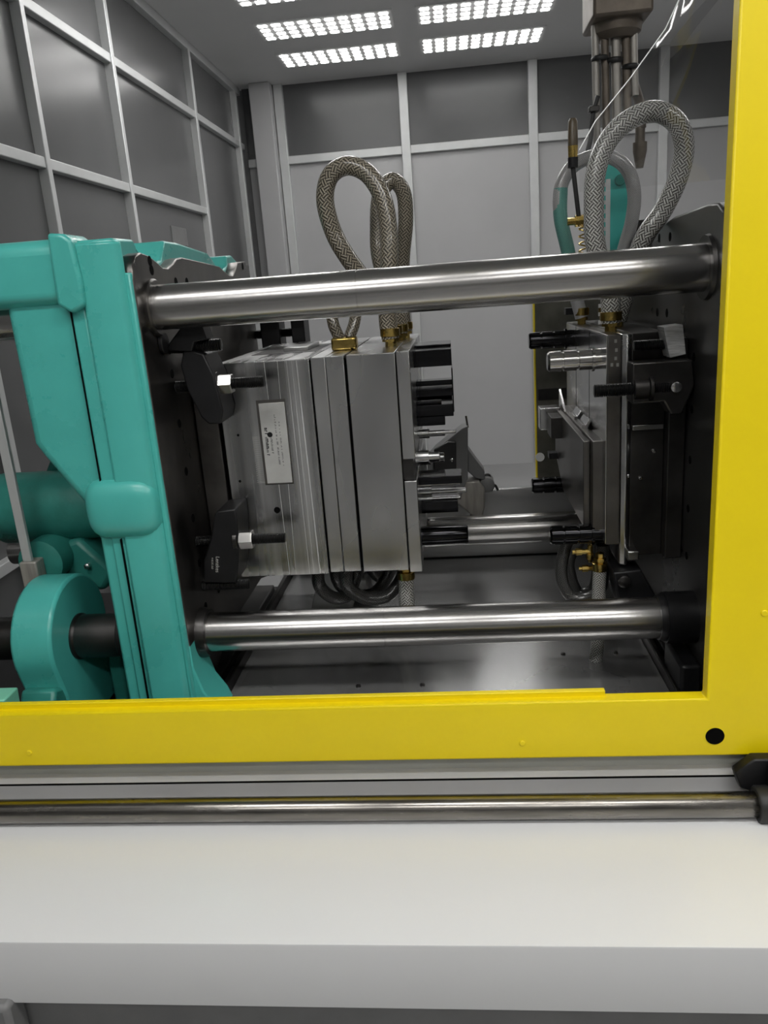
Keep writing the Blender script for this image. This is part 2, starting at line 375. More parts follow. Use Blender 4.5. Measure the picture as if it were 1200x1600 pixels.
MB().lathe([(0.462, 0.0505), (0.462, 0.054), (0.470, 0.057), (0.478, 0.057), (0.478, 0.062), (XF, 0.062)], (YF, ZL), 'x', 48).build('collar', 'black_oxide', t2, smooth=True)
MB().lathe([(-1.55, 0.052), (-1.55, 0.056), (-1.01, 0.056), (-1.005, 0.060), (-0.99, 0.060), (-0.985, 0.056), (-0.84, 0.056), (-0.84, 0.052)], (YF, ZL), 'x', 48).build('sleeve', 'dark_steel', t2, smooth=True)
t3 = tie_bar('polished tie bar at the bottom rear, behind the mould cores', YR, ZL, None)
t4 = tie_bar('polished tie bar at the top rear, hidden behind the top front one', YR, ZT, None)

# ================================================================== moving platen
mp = thing('moving_platen', 'teal cast moving platen with dark steel clamping face', 'platen', (-0.8, 2.2, 0.48))
steel_out = [(1.689, 1.555), (1.697, 1.585), (1.72, 1.605), (1.755, 1.613), (1.80, 1.608), (1.845, 1.596), (1.880, 1.584), (1.915, 1.583), (1.955, 1.594), (1.985, 1.606), (2.03, 1.611),
             (2.20, 1.604), (2.36, 1.596), (2.41, 1.583), (2.46, 1.572), (2.50, 1.571), (2.535, 1.590), (2.57, 1.612), (2.67, 1.618), (2.705, 1.608), (2.72, 1.58),
             (2.72, 0.62), (2.70, 0.575), (2.66, 0.555), (2.55, 0.56), (2.40, 0.60), (1.98, 0.60), (1.90, 0.56), (1.82, 0.535), (1.76, 0.535), (1.715, 0.555), (1.692, 0.60)]
MB().prism(steel_out, XM-0.035, XM, 'x').build('face_plate', 'plate_steel', mp, bevel=0.003)
# lobe boss round the front top bar
for py, pz in ((1.80, 1.605), ):
    pass
holes = [at(p[0], p[1], x=XM) for p in ((275, 441), (292, 441), (234, 408), (237, 422), (379, 416))]
for q in holes: cyl(XM-0.002, XM+0.0006, 0.0115, (q.y, q.z), 'x', 16).build('tapped_hole', 'hole_black', mp)
for y in (1.84, 1.96, 2.08, 2.2, 2.32, 2.44):
    for z in (0.74, 0.86, 0.98, 1.10, 1.22, 1.34):
        if 1.9 < y and 0.8 < z < 1.36: continue
        cyl(XM-0.002, XM+0.0006, 0.011, (y, z), 'x', 14).build('tapped_hole', 'hole_black', mp)
# teal casting: right flange with the notched top
green_out = [(1.682, 1.56), (1.683, 1.60), (1.684, 1.642), (1.80, 1.645), (1.815, 1.625), (1.85, 1.604), (1.90, 1.598), (1.955, 1.604), (1.975, 1.625), (2.0, 1.652), (2.10, 1.652), (2.36, 1.636), (2.41, 1.615),
             (2.45, 1.592), (2.50, 1.588), (2.545, 1.602), (2.56, 1.634), (2.62, 1.638), (2.70, 1.615), (2.70, 0.60), (1.98, 0.62), (1.90, 0.575), (1.80, 0.51), (1.682, 0.50)]
MB().prism(green_out, -0.80, XM-0.030, 'x').build('flange', 'teal', mp, bevel=0.006)
# chamfered front border of the flange
MB().prism([(-0.782, 1.69), (-0.776, 1.668), (-0.700, 1.668), (-0.690, 1.674), (-0.681, 1.69)], 0.50, 1.635, 'z').build('border', 'teal', mp, bevel=0.005)
MB().prism([(-0.688, 1.69), (-0.684, 1.683), (-0.673, 1.683), (-0.670, 1.69), (-0.670, 1.72), (-0.688, 1.72)], 0.53, 1.57, 'z').build('edge_bead', 'teal', mp, bevel=0.003)
# ridge beside the flange and the thin seam
B(-0.812, -0.778, 1.676, 1.72, 0.50, 1.52).build('ridge', 'teal', mp, bevel=0.005)
MB().prism([(-0.83, 1.515), (-0.80, 1.495), (-0.770, 1.51), (-0.768, 1.56), (-0.775, 1.642), (-0.79, 1.655), (-0.825, 1.66), (-0.828, 1.60)], 1.655, 1.76, 'y').build('top_lug', 'teal', mp, bevel=0.008, seg=3)
# left web: tall tapered rib with a diagonal lower edge
MB().prism([(-0.965, 1.53), (-0.962, 1.215), (-0.945, 1.185), (-0.865, 1.062), (-0.80, 1.03), (-0.80, 1.53)], 1.685, 1.90, 'y').build('web', 'teal', mp, bevel=0.022, seg=4)
# bar housing on top, running to the left
MB().prism([(1.665, 1.530), (1.665, 1.63), (1.685, 1.650), (1.92, 1.650), (1.95, 1.62), (1.95, 1.53), (1.69, 1.512)], -1.12, -0.818, 'x').build('bar_housing', 'teal', mp, bevel=0.012, seg=3)
B(-0.98, -0.80, 2.26, 2.68, 0.62, 1.62).build('rear_body', 'teal_shaded', mp, bevel=0.02)
# boss bulge in the middle of the front
f = MB(); NU, NV = 28, 15
for i in range(NV+1):
    ph = -math.pi/2+math.pi*i/NV; cx_, sx_ = math.cos(ph), math.sin(ph)
    for k in range(NU):
        th = 2*math.pi*k/NU; g = lambda v, e: math.copysign(abs(v)**e, v)
        f.v.append((-0.770+0.088*g(sx_, 0.45), 1.700+0.052*g(cx_, 0.6)*g(math.cos(th), 0.7), 1.056+0.073*g(cx_, 0.6)*g(math.sin(th), 0.7)))
for i in range(NV):
    for k in range(NU): f.f.append((i*NU+k, i*NU+(k+1) % NU, (i+1)*NU+(k+1) % NU, (i+1)*NU+k))
f.build('pivot_boss', 'teal', mp, smooth=True)
MB().prism([(-0.858, 1.03), (-0.84, 0.985), (-0.84, 0.50), (-0.78, 0.50), (-0.78, 1.06), (-0.85, 1.06)], 1.682, 1.80, 'y').build('leg', 'teal', mp, bevel=0.006)
MB().prism([(-0.705, 0.50), (-0.612, 0.50), (-0.625, 0.535), (-0.65, 0.575), (-0.667, 0.64), (-0.668, 0.70), (-0.705, 0.70)], 1.690, 1.80, 'y').build('foot', 'teal', mp, bevel=0.004)
# seam of the casting
MB().prism([(-0.8135, 1.50), (-0.8115, 1.50), (-0.8115, 1.10), (-0.8135, 1.10)], 1.6745, 1.70, 'y').build('seam', 'hole_black', mp)
MB().prism([(-0.786, 0.985), (-0.7845, 0.985), (-0.7845, 0.50), (-0.786, 0.50)], 1.6670, 1.70, 'y').build('seam', 'hole_black', mp)

# lower bearing plate round the bottom bar
bp = thing('bearing_plate', 'teal bearing plate round the black sleeve at bottom left', 'bearing plate', (-1.06, 1.79, 0.45))
ring = []
for k in range(25):
    a = math.radians(200 - k*(220/24)); ring.append((1.80+0.155*math.cos(a), 0.70+0.150*math.sin(a)))
MB().prism(ring + [(1.93, 0.45), (1.69, 0.45), (1.675, 0.58)], -1.10, -0.995, 'x').build('plate', 'teal', bp, bevel=0.008)
MB().prism([(1.60, 0.45), (1.69, 0.45), (1.70, 0.60), (1.64, 0.62), (1.61, 0.57)], -1.09, -1.00, 'x').build('gusset', 'teal_shaded', bp, bevel=0.01)
B(-0.97, -0.93, 1.86, 1.96, 0.45, 0.60).build('stop_block', 'teal_shaded', bp, bevel=0.008)
bo = thing('guard_post', 'pale green upright in the bottom left corner', 'post', (-1.07, 1.55, 0.45))
a0, a1 = at(0, 1020, y=1.56), at(26, 1112, y=1.56)
MB().prism([(-1.28, 0.45), (a1.x, 0.45), (a1.x, 0.585), (a0.x+0.012, 0.66), (-1.28, 0.66)], 1.52, 1.58, 'y').build('body', 'pale_green', bo, bevel=0.004)

us = thing('upright_strip', 'narrow pale grey upright strip at the left edge, before the toggle link', 'strip', tuple(at(46, 880, y=1.86)))
a0, a1 = at(36, 880, y=1.86), at(50, 880, y=1.86)
B(a0.x, a1.x, 1.86, 1.872, 0.875, 1.42).build('strip', 'aluminium', us, bevel=0.002)
B(a0.x-0.01, a1.x+0.012, 1.856, 1.90, 0.80, 0.875).build('bracket', 'tube_grey', us, bevel=0.004)
# toggle link behind the platen
tg = thing('toggle_link', 'teal toggle link casting with painted shade behind the platen, left edge', 'toggle link', (-1.15, 2.1, 0.8))
MB().lathe([(-1.32, 0.05), (-1.31, 0.085), (-1.28, 0.10), (-1.06, 0.10), (-0.93, 0.085), (-0.88, 0.08)], (2.05, 0.975), 'x', 36).build('barrel', 'teal_shaded', tg, smooth=True)
MB().prism([(-1.25, 0.95), (-1.16, 1.10), (-1.12, 1.42), (-1.02, 1.42), (-1.02, 0.90)], 2.10, 2.24, 'y').build('arm', 'teal_shaded', tg, bevel=0.02)
MB().lathe([(1.90, 0.05), (1.905, 0.062), (2.25, 0.062)], (-1.13, 0.855), 'y', 24).build('pin_boss', 'teal_shaded', tg, smooth=True)
MB().prism([(-1.19, 0.86), (-1.05, 0.90), (-0.96, 0.80), (-1.0, 0.74), (-1.12, 0.76)], 1.97, 2.12, 'y').build('lug', 'teal_shaded', tg, bevel=0.015)
for q in ((-1.12, 1.965, 0.845), (-1.03, 1.965, 0.822)):
    MB().lathe([(q[1]-0.012, 0.004), (q[1]-0.009, 0.008), (q[1]+0.01, 0.008)], (q[0], q[2]), 'y', 12).build('grease_nipple', 'bright_steel', tg, smooth=True)
ck = thing('crosshead', 'dark crosshead block between platen leg and bearing plate', 'crosshead', (-0.9, 2.25, 0.45))
B(-1.02, -0.80, 2.10, 2.60, 0.471, 0.615).build('block', 'dark_steel', ck, bevel=0.02)
B(-1.06, -0.99, 2.26, 2.50, 0.615, 0.90).build('pusher', 'dark_steel', ck, bevel=0.01)
cyl(-0.875, -0.845, 0.062, (YF, ZL), 'x', 30, 0.003).build('lock_ring', 'black_oxide', t2, smooth=True)

# ================================================================== fixed platen
fp = thing('fixed_platen', 'dark steel fixed platen behind the yellow post', 'platen', (0.67, 2.2, 0.48))
fo = [(1.69, 0.56), (1.69, 1.57), (1.705, 1.60), (1.74, 1.618), (1.80, 1.622), (2.06, 1.616), (2.20, 1.602), (2.45, 1.602), (2.58, 1.618), (2.70, 1.61), (2.72, 1.58), (2.72, 0.56), (2.66, 0.53), (1.74, 0.53)]
MB().prism(fo, XF, 0.86, 'x').build('plate', 'platen_steel', fp, bevel=0.005)
for p in ((1030, 372), (1047, 370), (1027, 488), (1042, 489)):
    q = at(*p, x=XF); cyl(XF-0.0006, XF+0.004, 0.011, (q.y, q.z), 'x', 16).build('tapped_hole', 'hole_black', fp)
for y in (1.86, 1.98, 2.55):
    for z in (0.82, 0.94, 1.06, 1.18, 1.30):
        cyl(XF-0.0006, XF+0.004, 0.010, (y, z), 'x', 14).build('tapped_hole', 'hole_black', fp)
MB().lathe([(XF-0.008, 0.051), (XF-0.008, 0.066), (XF+0.005, 0.070)], (YF, ZT), 'x', 40).build('bush_ring', 'dark_steel', fp, smooth=True)
B(0.50, 0.547, 1.71, 1.86, 0.46, 0.60).build('foot', 'black_oxide', fp, bevel=0.008)

# ================================================================== tray under the mould
tr = thing('drip_tray', 'stained steel drip tray under the mould', 'tray', (0, 2.1, 0.45))
B(-0.625, 0.492, 1.53, 2.80, 0.485, 0.505).build('pan', 'tray_steel', tr, bevel=0.003)
B(-0.625, 0.507, 2.80, 2.815, 0.485, 0.765).build('rear_wall', 'tray_steel', tr, bevel=0.003)
B(-0.625, 0.492, 2.792, 2.80, 0.505, 0.509).build('joint_strip', 'hole_black', tr)
B(-0.64, -0.625, 1.57, 2.80, 0.40, 0.535).build('side_lip', 'dark_steel', tr, bevel=0.003)
B(0.492, 0.507, 1.57, 2.80, 0.40, 0.535).build('side_lip', 'dark_steel', tr, bevel=0.003)
MB().prism([(-0.50, 0.506), (-0.36, 0.506), (-0.30, 0.70), (-0.44, 0.70)], 2.35, 2.36, 'y').build('deflector', 'tray_steel', tr, bevel=0.002)
B(-0.46, -0.30, 2.40, 2.72, 0.505, 0.60).build('hump', 'tray_steel', tr, bevel=0.02)
for p in ((853, 943), (660, 1070), (560, 1072), (962, 1020), (880, 1022)):
    q = at(*p, z=0.506); MB().lathe([(0.505, 0.007), (0.509, 0.006), (0.511, 0.002)], (q.x, q.y), 'z', 12).build('screw', 'dark_steel', tr, smooth=True)
mb = thing('machine_plinth', 'black machine plinth below the drip tray', 'plinth', (0, 2.1, FLOOR_Z))
B(-1.6, 1.2, 1.56, 2.84, FLOOR_Z, 0.40).build('body', 'black_oxide', mb)
B(-1.10, -0.70, 1.96, 2.68, 0.40, 0.47).build('slide_shoe', 'dark_steel', ck, bevel=0.004)
B(0.52, 0.86, 1.70, 2.72, 0.40, 0.53).build('pedestal', 'black_oxide', fp, bevel=0.004)

# ================================================================== moving mould half
Y0, Y1, MZ0, MZ1 = 1.93, 2.62, 0.783, 1.348
lm = thing('mould_half', 'left steel mould half with nameplate and black cores, bolted to the teal platen', 'injection mould', (-0.37, 2.2, MZ0), 'halves of the injection mould')
B(XM+0.001, -0.606, 1.955, 2.60, 0.80, 1.315).build('clamp_plate', 'plate_steel', lm, bevel=0.003)
B(-0.606, -0.590, 1.985, 2.58, 0.80, 1.30).build('groove', 'hole_black', lm)
B(-0.590, -0.352, Y0, Y1, MZ0, MZ1).build('ejector_block', 'milled_steel', lm, bevel=0.0022)
B(-0.348, -0.312, Y0, Y1, MZ0+0.004, MZ1+0.001).build('plate', 'mould_steel', lm, bevel=0.0018)
B(-0.311, -0.2655, Y0, Y1, MZ0+0.004, MZ1+0.001).build('plate', 'mould_steel', lm, bevel=0.0018)
B(-0.352, -0.2655, Y0+0.012, Y1-0.01, MZ0+0.01, MZ1-0.006).build('gap_filler', 'hole_black', lm)
B(-0.2655, -0.139, Y0+0.012, Y1-0.01, MZ0+0.01, MZ1-0.006).build('gap_filler', 'hole_black', lm)
B(-0.2595, -0.1395, Y0, Y1, MZ0+0.002, MZ1+0.001).build('plate', 'mould_steel', lm, bevel=0.0018)
B(-0.1370, -0.1045, Y0, Y1, 1.082, MZ1+0.002).build('cavity_plate', 'mould_steel', lm, bevel=0.0018)
B(-0.1370, -0.1045, Y0, Y1, MZ0-0.004, 1.025).build('cavity_plate', 'mould_steel', lm, bevel=0.0018)
B(-0.139, -0.112, Y0+0.02, Y1, 1.025, 1.082).build('slider_pocket', 'dark_steel', lm)
# nameplate, its screw and the engraved scale
a = at(404, 633, y=Y0); b = at(440, 752, y=Y0)
nx0, nx1, nz0, nz1 = a.x, a.x+0.066, b.z-0.004, a.z+0.004
B(nx0-0.006, nx1+0.003, Y0-0.0006, Y0+0.004, nz0-0.004, nz1+0.008).build('nameplate_pocket', 'plate_steel', lm)
npl = B(nx0, nx1, Y0-0.0022, Y0+0.002, nz0, nz1).build('nameplate', 'nameplate', lm, bevel=0.0008, label='pale nameplate with worn vertical print')
q = at(422, 679, y=Y0)
cyl(Y0-0.0035, Y0, 0.0068, (q.x, q.z), 'y', 20, 0.001).build('screw', 'black_oxide', npl, smooth=True)
def print_marks(x, z0, z1, w, seed, parent, m, y, step=0.0034, dens=0.75):
    r = random.Random(seed); f = MB(); z = z1
    while z > z0:
        if r.random() < dens:
            hh = step*(0.45+0.3*r.random()); f.box(x, x+w*(0.5+0.5*r.random()), y-0.0003, y+0.001, z-hh, z)
            if r.random() < 0.5: f.box(x+w*0.7, x+w, y-0.0003, y+0.001, z-step, z)
        z -= step
    o = f.build('print_line', m, parent); o['kind'] = 'stuff'; return o
ny = Y0-0.0022
print_marks(nx0+0.008, nz0+0.075, nz1-0.062, 0.007, 1, npl, 'black_oxide', ny)
print_marks(nx0+0.021, nz0+0.080, nz1-0.078, 0.005, 2, npl, 'plastic_grey', ny)
print_marks(nx0+0.036, nz0+0.050, nz1-0.030, 0.004, 3, npl, 'plastic_grey', ny, 0.003)
print_marks(nx0+0.046, nz0+0.045, nz1-0.048, 0.003, 4, npl, 'plastic_grey', ny, 0.0026)
f = MB()
for i in range(22):
    z = nz0+0.004+i*0.0056; f.box(nx0-0.026, nx0-0.009, Y0-0.0003, Y0+0.001, z, z+0.0012)
f.build('scale_marks', 'mark_grey', lm)['kind'] = 'stuff'
for p, r in (((433, 797), 0.0085), ((375, 752), 0.0035), ((372, 680), 0.003), ((540, 530+40), 0.003)):
    q = at(*p, y=Y0); cyl(Y0-0.0006, Y0+0.003, r, (q.x, q.z), 'y', 18).build('bolt_hole', 'hole_black', lm)
for (xa, ya), (xb, yb), w in (((412, 566), (453, 900), 0.0010), ((441, 640), (463, 900), 0.0008), ((447, 564), (484, 899), 0.0012), ((455, 564), (491, 899), 0.0009), ((462, 563), (500, 898), 0.0022)):
    p, q = at(xa, ya, y=Y0), at(xb, yb, y=Y0)
    MB().prism([(p.x, MZ1-0.003), (p.x+w, MZ1-0.003), (q.x+w, MZ0+0.003), (q.x, MZ0+0.003)], Y0-0.0002, Y0+0.0008, 'y').build('milling_line', 'scratch_steel', lm)
# top slots
B(-0.55, -0.37, 2.15, 2.45, MZ1-0.002, MZ1+0.0008).build('top_slot', 'dark_steel', lm)
B(-0.47, -0.40, 2.2, 2.4, MZ1, MZ1+0.012).build('top_cover', 'mould_steel', lm, bevel=0.002)
# cores and pins reaching out of the cavity plate
def core(px0, px1, py0, py1, y, d, m='core_steel', step=None, name='core'):
    p0, p1 = at(px0, py0, y=y), at(px1, py1, y=y)
    return B(-0.106, p1.x, y, y+d, p1.z, p0.z).build(name, m, lm, bevel=0.0015)
core(640, 706, 549, 571, 2.12, 0.10)
core(640, 705, 541, 549, 2.22, 0.14)
for i, (y0, y1, xe, yy, d) in enumerate(((597, 601, 708, 2.20, 0.05), (610, 618, 708, 2.16, 0.08), (620, 627, 707, 2.24, 0.06), (629, 634, 690, 2.14, 0.03), (635, 650, 709, 2.12, 0.10), (651, 664, 696, 2.12, 0.08))):
    core(640, xe, y0, y1, yy, d)
ce = at(708, 630, y=2.12).x
B(ce-0.001, ce+0.0025, 2.12, 2.24, 1.165, 1.282).build('core_end_plate', 'core_steel', lm, bevel=0.001)
for z, y, xe, r in ((1.115, 2.1, 0.0, 0.005), (1.095, 2.2, -0.03, 0.009), (1.06, 2.05, -0.045, 0.012), (1.035, 2.15, -0.035, 0.013), (1.00, 2.08, -0.02, 0.008), (0.972, 2.10, 0.005, 0.006), (0.945, 2.12, 0.022, 0.0075), (0.925, 2.12, 0.005, 0.006)):
    MB().lathe([(-0.11, r*1.5), (-0.075, r*1.5), (-0.074, r), (xe-0.002, r), (xe, r*0.7)], (y, z), 'x', 18).build('ejector_pin', 'bright_steel', lm, smooth=True)
B(-0.106, 0.01, 2.02, 2.10, 0.990, 1.012).build('core', 'core_steel', lm, bevel=0.0015)
core(650, 716, 785, 800, 2.10, 0.12)
core(650, 714, 776, 785, 2.22, 0.10)
q = at(700, 836, y=2.02)
MB().lathe([(-0.106, 0.026), (0.016, 0.026), (0.020, 0.023)], (2.02, q.z), 'x', 32).build('guide_bush', 'core_steel', lm, smooth=True)

# ================================================================== fixed mould half
rm = thing('mould_half', 'right steel mould half with guide pillars pointing left', 'injection mould', (0.44, 2.2, MZ0), 'halves of the injection mould')
RZ1 = 1.356
B(0.367, 0.4005, Y0, 2.60, 0.832, RZ1).build('cavity_plate', 'plate_steel', rm, bevel=0.0022)  # darker steel stands in for the dark reflections on its front
B(0.3655, 0.367, Y0+0.003, 2.597, 0.835, RZ1-0.003).build('lit_parting_face', 'bright_steel', rm, label='parting face painted brighter for the light it reflects')  # thin bright skin, puts the light on the left side into the colour
MB().prism([(0.4005, Y0+0.004), (0.415, Y0-0.002), (0.425, Y0+0.006), (0.425, 2.60), (0.4005, 2.60)], 0.775, RZ1, 'z').build('back_plate', 'bright_steel', rm, bevel=0.003)
B(0.425, 0.505, Y0+0.004, 2.60, 0.80, RZ1).build('spacer_block', 'dark_steel', rm, bevel=0.002)
B(0.505, XF-0.001, Y0-0.03, 2.62, 0.80, 1.34).build('clamp_plate', 'dark_steel', rm, bevel=0.003)
B(0.339, 0.367, 1.965, 2.56, 0.852, 1.096).build('insert_block', 'plate_steel', rm, bevel=0.002)
MB().prism([(2.0, 0.86), (2.38, 0.86), (2.56, 0.94), (2.56, 1.09), (2.0, 1.09)], 0.322, 0.339, 'x').build('insert_plate', 'plate_steel', rm, bevel=0.002)
B(0.290, 0.339, 2.40, 2.50, 1.02, 1.085).build('insert_step', 'dark_steel', rm, bevel=0.002)
B(0.268, 0.330, 2.50, 2.56, 1.03, 1.10).build('insert_step', 'bright_steel', rm, bevel=0.002)
MB().prism([(2.44, 1.096), (2.56, 1.096), (2.56, 1.15)], 0.335, 0.341, 'x').build('insert_fin', 'bright_steel', rm)
for y, z in ((2.28, 1.096), (2.14, 1.096)):
    MB().prism([(0.342, z), (0.356, z), (0.366, z+0.022), (0.360, z+0.026), (0.350, z+0.010), (0.342, z+0.012)], y, y+0.09, 'y').build('insert_cap', 'bright_steel', rm, bevel=0.001)
for y in (2.17, 2.40): B(0.3650, 0.366, y, y+0.003, 1.10, RZ1-0.002).build('joint', 'hole_black', rm)
for (y, z) in ((1.985, 1.297), (2.45, 1.315), (1.985, 0.846), (2.45, 0.862)):
    r = 0.0255
    prof = [(0.232, r*0.80), (0.237, r*0.97), (0.262, r)]
    for g in (0.268, 0.305): prof += [(g-0.003, r), (g-0.0025, r*0.84), (g+0.0025, r*0.84), (g+0.003, r)]
    prof += [(0.338, r), (0.3385, r*1.18), (0.345, r*1.18), (0.3455, r), (0.39, r)]
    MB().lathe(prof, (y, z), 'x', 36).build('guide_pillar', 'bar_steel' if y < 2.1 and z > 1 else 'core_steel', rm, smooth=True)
for p, y in (((884, 487), 2.5), ((858, 713), 2.5)):
    q = at(*p, y=y); B(q.x, 0.38, y, y+0.04, q.z-0.010, q.z+0.010).build('locating_bar', 'black_oxide', rm, bevel=0.001)
for i, p in enumerate(((962, 533), (963, 547), (962, 560), (956, 570), (965, 570))):
    q = at(*p, y=Y0); B(q.x-0.003, q.x+0.003, Y0-0.0006, Y0+0.001, q.z-0.004, q.z+0.004).build('stamped_mark', 'mark_grey', rm)
for p in ((1021, 705), (1000, 747)):
    q = at(*p, y=Y0+0.004); MB().lathe([(Y0-0.004, 0.003), (Y0, 0.006), (Y0+0.006, 0.006)], (q.x, q.z), 'y', 14).build('screw', 'bright_steel', rm, smooth=True)
for p in ((988, 868), ):
    q = at(*p, y=1.90); B(q.x-0.013, q.x+0.016, 1.895, 1.94, q.z-0.013, q.z+0.013).build('stop_lug', 'bar_steel', rm, bevel=0.004)
q = at(1010, 665, y=Y0); B(q.x-0.035, q.x+0.038, Y0-0.012, Y0+0.01, q.z-0.008, q.z+0.004).build('bracket', 'mould_steel', rm, bevel=0.001)

# ================================================================== mould clamps
def stud(t, x0, x1, y, z, r=0.0150):
    return MB().lathe(thread_prof(x0, x1, r), (y, z), 'x', 20).build('stud', 'stud_black', t, smooth=True)
def XZ(pts, y): return [(at(*p, y=y).x, at(*p, y=y).z) for p in pts]
c1 = thing('mould_clamp', 'black steel clamp with nut and two studs, upper left corner of the left mould', 'clamp', (-0.6, 1.85, 1.2), 'mould clamps')
MB().prism(XZ(((262, 548), (267, 536), (285, 512), (300, 503), (318, 507), (326, 530), (306, 534), (303, 548)), 1.83), 1.815, 1.875, 'y').build('heel_block', 'black_oxide', c1, bevel=0.003)
MB().prism(XZ(((290, 548), (303, 546), (322, 552), (338, 585), (352, 640), (349, 660), (330, 661), (318, 650), (296, 606), (286, 570)), 1.84), 1.82, 1.93, 'y').build('clamp_arm', 'black_oxide', c1, bevel=0.004)
stud(c1, XM, at(346, 538, y=1.85).x, 1.85, at(320, 540, y=1.85).z)
zc = at(380, 598, y=1.85).z
stud(c1, XM, at(413, 598, y=1.85).x, 1.85, zc, 0.0140)
xn = at(342, 598, y=1.85).x
cyl(xn-0.010, xn-0.001, 0.030, (1.85, zc), 'x', 28, 0.001).build('washer', 'dark_steel', c1, smooth=True)
hexnut(xn, xn+0.034, 0.0250, (1.85, zc)).build('nut', 'bar_steel', c1, label='bright hexagon nut')
q = at(246, 537, y=1.80); cyl(XM, XM+0.010, 0.026, (1.80, q.z), 'x', 24, 0.002).build('washer', 'black_oxide', c1, smooth=True)

c2 = thing('mould_clamp', 'black steel clamp with pale lettering, lower left corner of the left mould', 'clamp', (-0.61, 1.85, 0.8), 'mould clamps')
MB().prism(XZ(((338, 800), (344, 795), (371, 792), (374, 812), (376, 858), (375, 884), (372, 907), (322, 907), (322, 872), (333, 838)), 1.84), 1.82, 1.93, 'y').build('clamp_arm', 'black_oxide', c2, bevel=0.004)
zc = at(400, 842, y=1.84).z
stud(c2, XM, at(446, 842, y=1.84).x, 1.84, zc, 0.0135)
xn = at(374, 842, y=1.84).x
cyl(xn-0.012, xn-0.001, 0.0270, (1.84, zc), 'x', 28, 0.001).build('washer', 'dark_steel', c2, smooth=True)
hexnut(xn, xn+0.036, 0.0245, (1.84, zc)).build('nut', 'bar_steel', c2, label='bright hexagon nut')
stud(c2, XM, at(390, 913, y=1.84).x, 1.84, at(350, 914, y=1.84).z, 0.0135)
def text_on(s, loc, size, m, parent, rot):
    cu = bpy.data.curves.new('lettering', 'FONT'); cu.body = s; cu.size = size; cu.extrude = 0.0002; cu.align_x = 'LEFT'
    o = bpy.data.objects.new('lettering', cu); COL.objects.link(o)
    dg = bpy.context.evaluated_depsgraph_get(); me = bpy.data.meshes.new_from_object(o.evaluated_get(dg)); bpy.data.objects.remove(o)
    me.transform(Matrix.Translation(loc) @ rot); me.name = 'lettering'
    return put('lettering', me, m, parent)
RV = Matrix.Rotation(math.radians(90), 4, 'X') 
q = at(338, 869, y=1.82); text_on('Lenzkes', (q.x-0.001, 1.8195, q.z), 0.0135, 'mark_grey', c2, Matrix.Rotation(math.radians(98), 4, 'Y') @ RV)
q = at(332, 871, y=1.82); text_on('4 65.2C-263', (q.x-0.002, 1.8195, q.z), 0.0062, 'mark_grey', c2, Matrix.Rotation(math.radians(98), 4, 'Y') @ RV)

c3 = thing('mould_clamp', 'black clamp seen small behind the top bar, rear of the left mould', 'clamp', (-0.58, 2.68, 1.38), 'mould clamps')
B(-0.64, -0.575, 2.66, 2.76, 1.30, 1.46).build('clamp_arm', 'black_oxide', c3, bevel=0.004)
B(-0.535, -0.49, 2.66, 2.76, 1.31, 1.47).build('heel_block', 'black_oxide', c3, bevel=0.004)
stud(c3, XM, at(458, 523, y=2.72).x, 2.70, at(430, 521, y=2.70).z)

c4 = thing('mould_clamp', 'dark clamp with long threaded stud on the right mould', 'clamp', (0.48, 1.85, 1.2), 'mould clamps')
MB().prism(XZ(((985, 566), (1078, 560), (1082, 600), (1062, 645), (1045, 646), (1034, 626), (985, 630)), 1.86), 1.84, 1.90, 'y').build('clamp_arm', 'dark_steel', c4, bevel=0.004)
zc = at(965, 609, y=1.85).z
stud(c4, at(928, 611, y=1.85).x, 0.50, 1.85, zc, 0.0155)
xn = at(989, 608, y=1.85).x
cyl(xn, xn+0.034, 0.0255, (1.85, zc), 'x', 28, 0.002).build('nut', 'dark_steel', c4, smooth=True)
cyl(xn+0.034, xn+0.042, 0.031, (1.85, zc), 'x', 28, 0.001).build('washer', 'dark_steel', c4, smooth=True)
MB().prism(XZ(((1036, 511), (1066, 507), (1071, 553), (1046, 559), (1041, 536)), 1.86), 1.855, 1.915, 'y').build('packing_block', 'cast_alu', c4, bevel=0.001, label='bright sawn aluminium packing block')
q = at(1000, 541, y=1.87); stud(c4, q.x-0.01, q.x+0.06, 1.89, q.z, 0.0125)
q = at(1055, 604, y=1.84)
MB().lathe([(1.826, 0.006), (1.828, 0.012), (1.845, 0.012)], (q.x, q.z), 'y', 20).build('screw_head', 'bright_steel', c4, smooth=True)
c5 = thing('mould_clamp', 'black clamp with round bolt head at the foot of the right mould', 'clamp', (0.46, 1.9, 0.72), 'mould clamps')
MB().prism(XZ(((958, 895), (1002, 890), (1030, 940), (1010, 960), (968, 950)), 1.90), 1.90, 1.99, 'y').build('clamp_arm', 'black_oxide', c5, bevel=0.005)
q = at(975, 908, y=1.895)
MB().lathe([(1.885, 0.010), (1.888, 0.016), (1.905, 0.016)], (q.x, q.z), 'y', 24).build('bolt_head', 'dark_steel', c5, smooth=True)

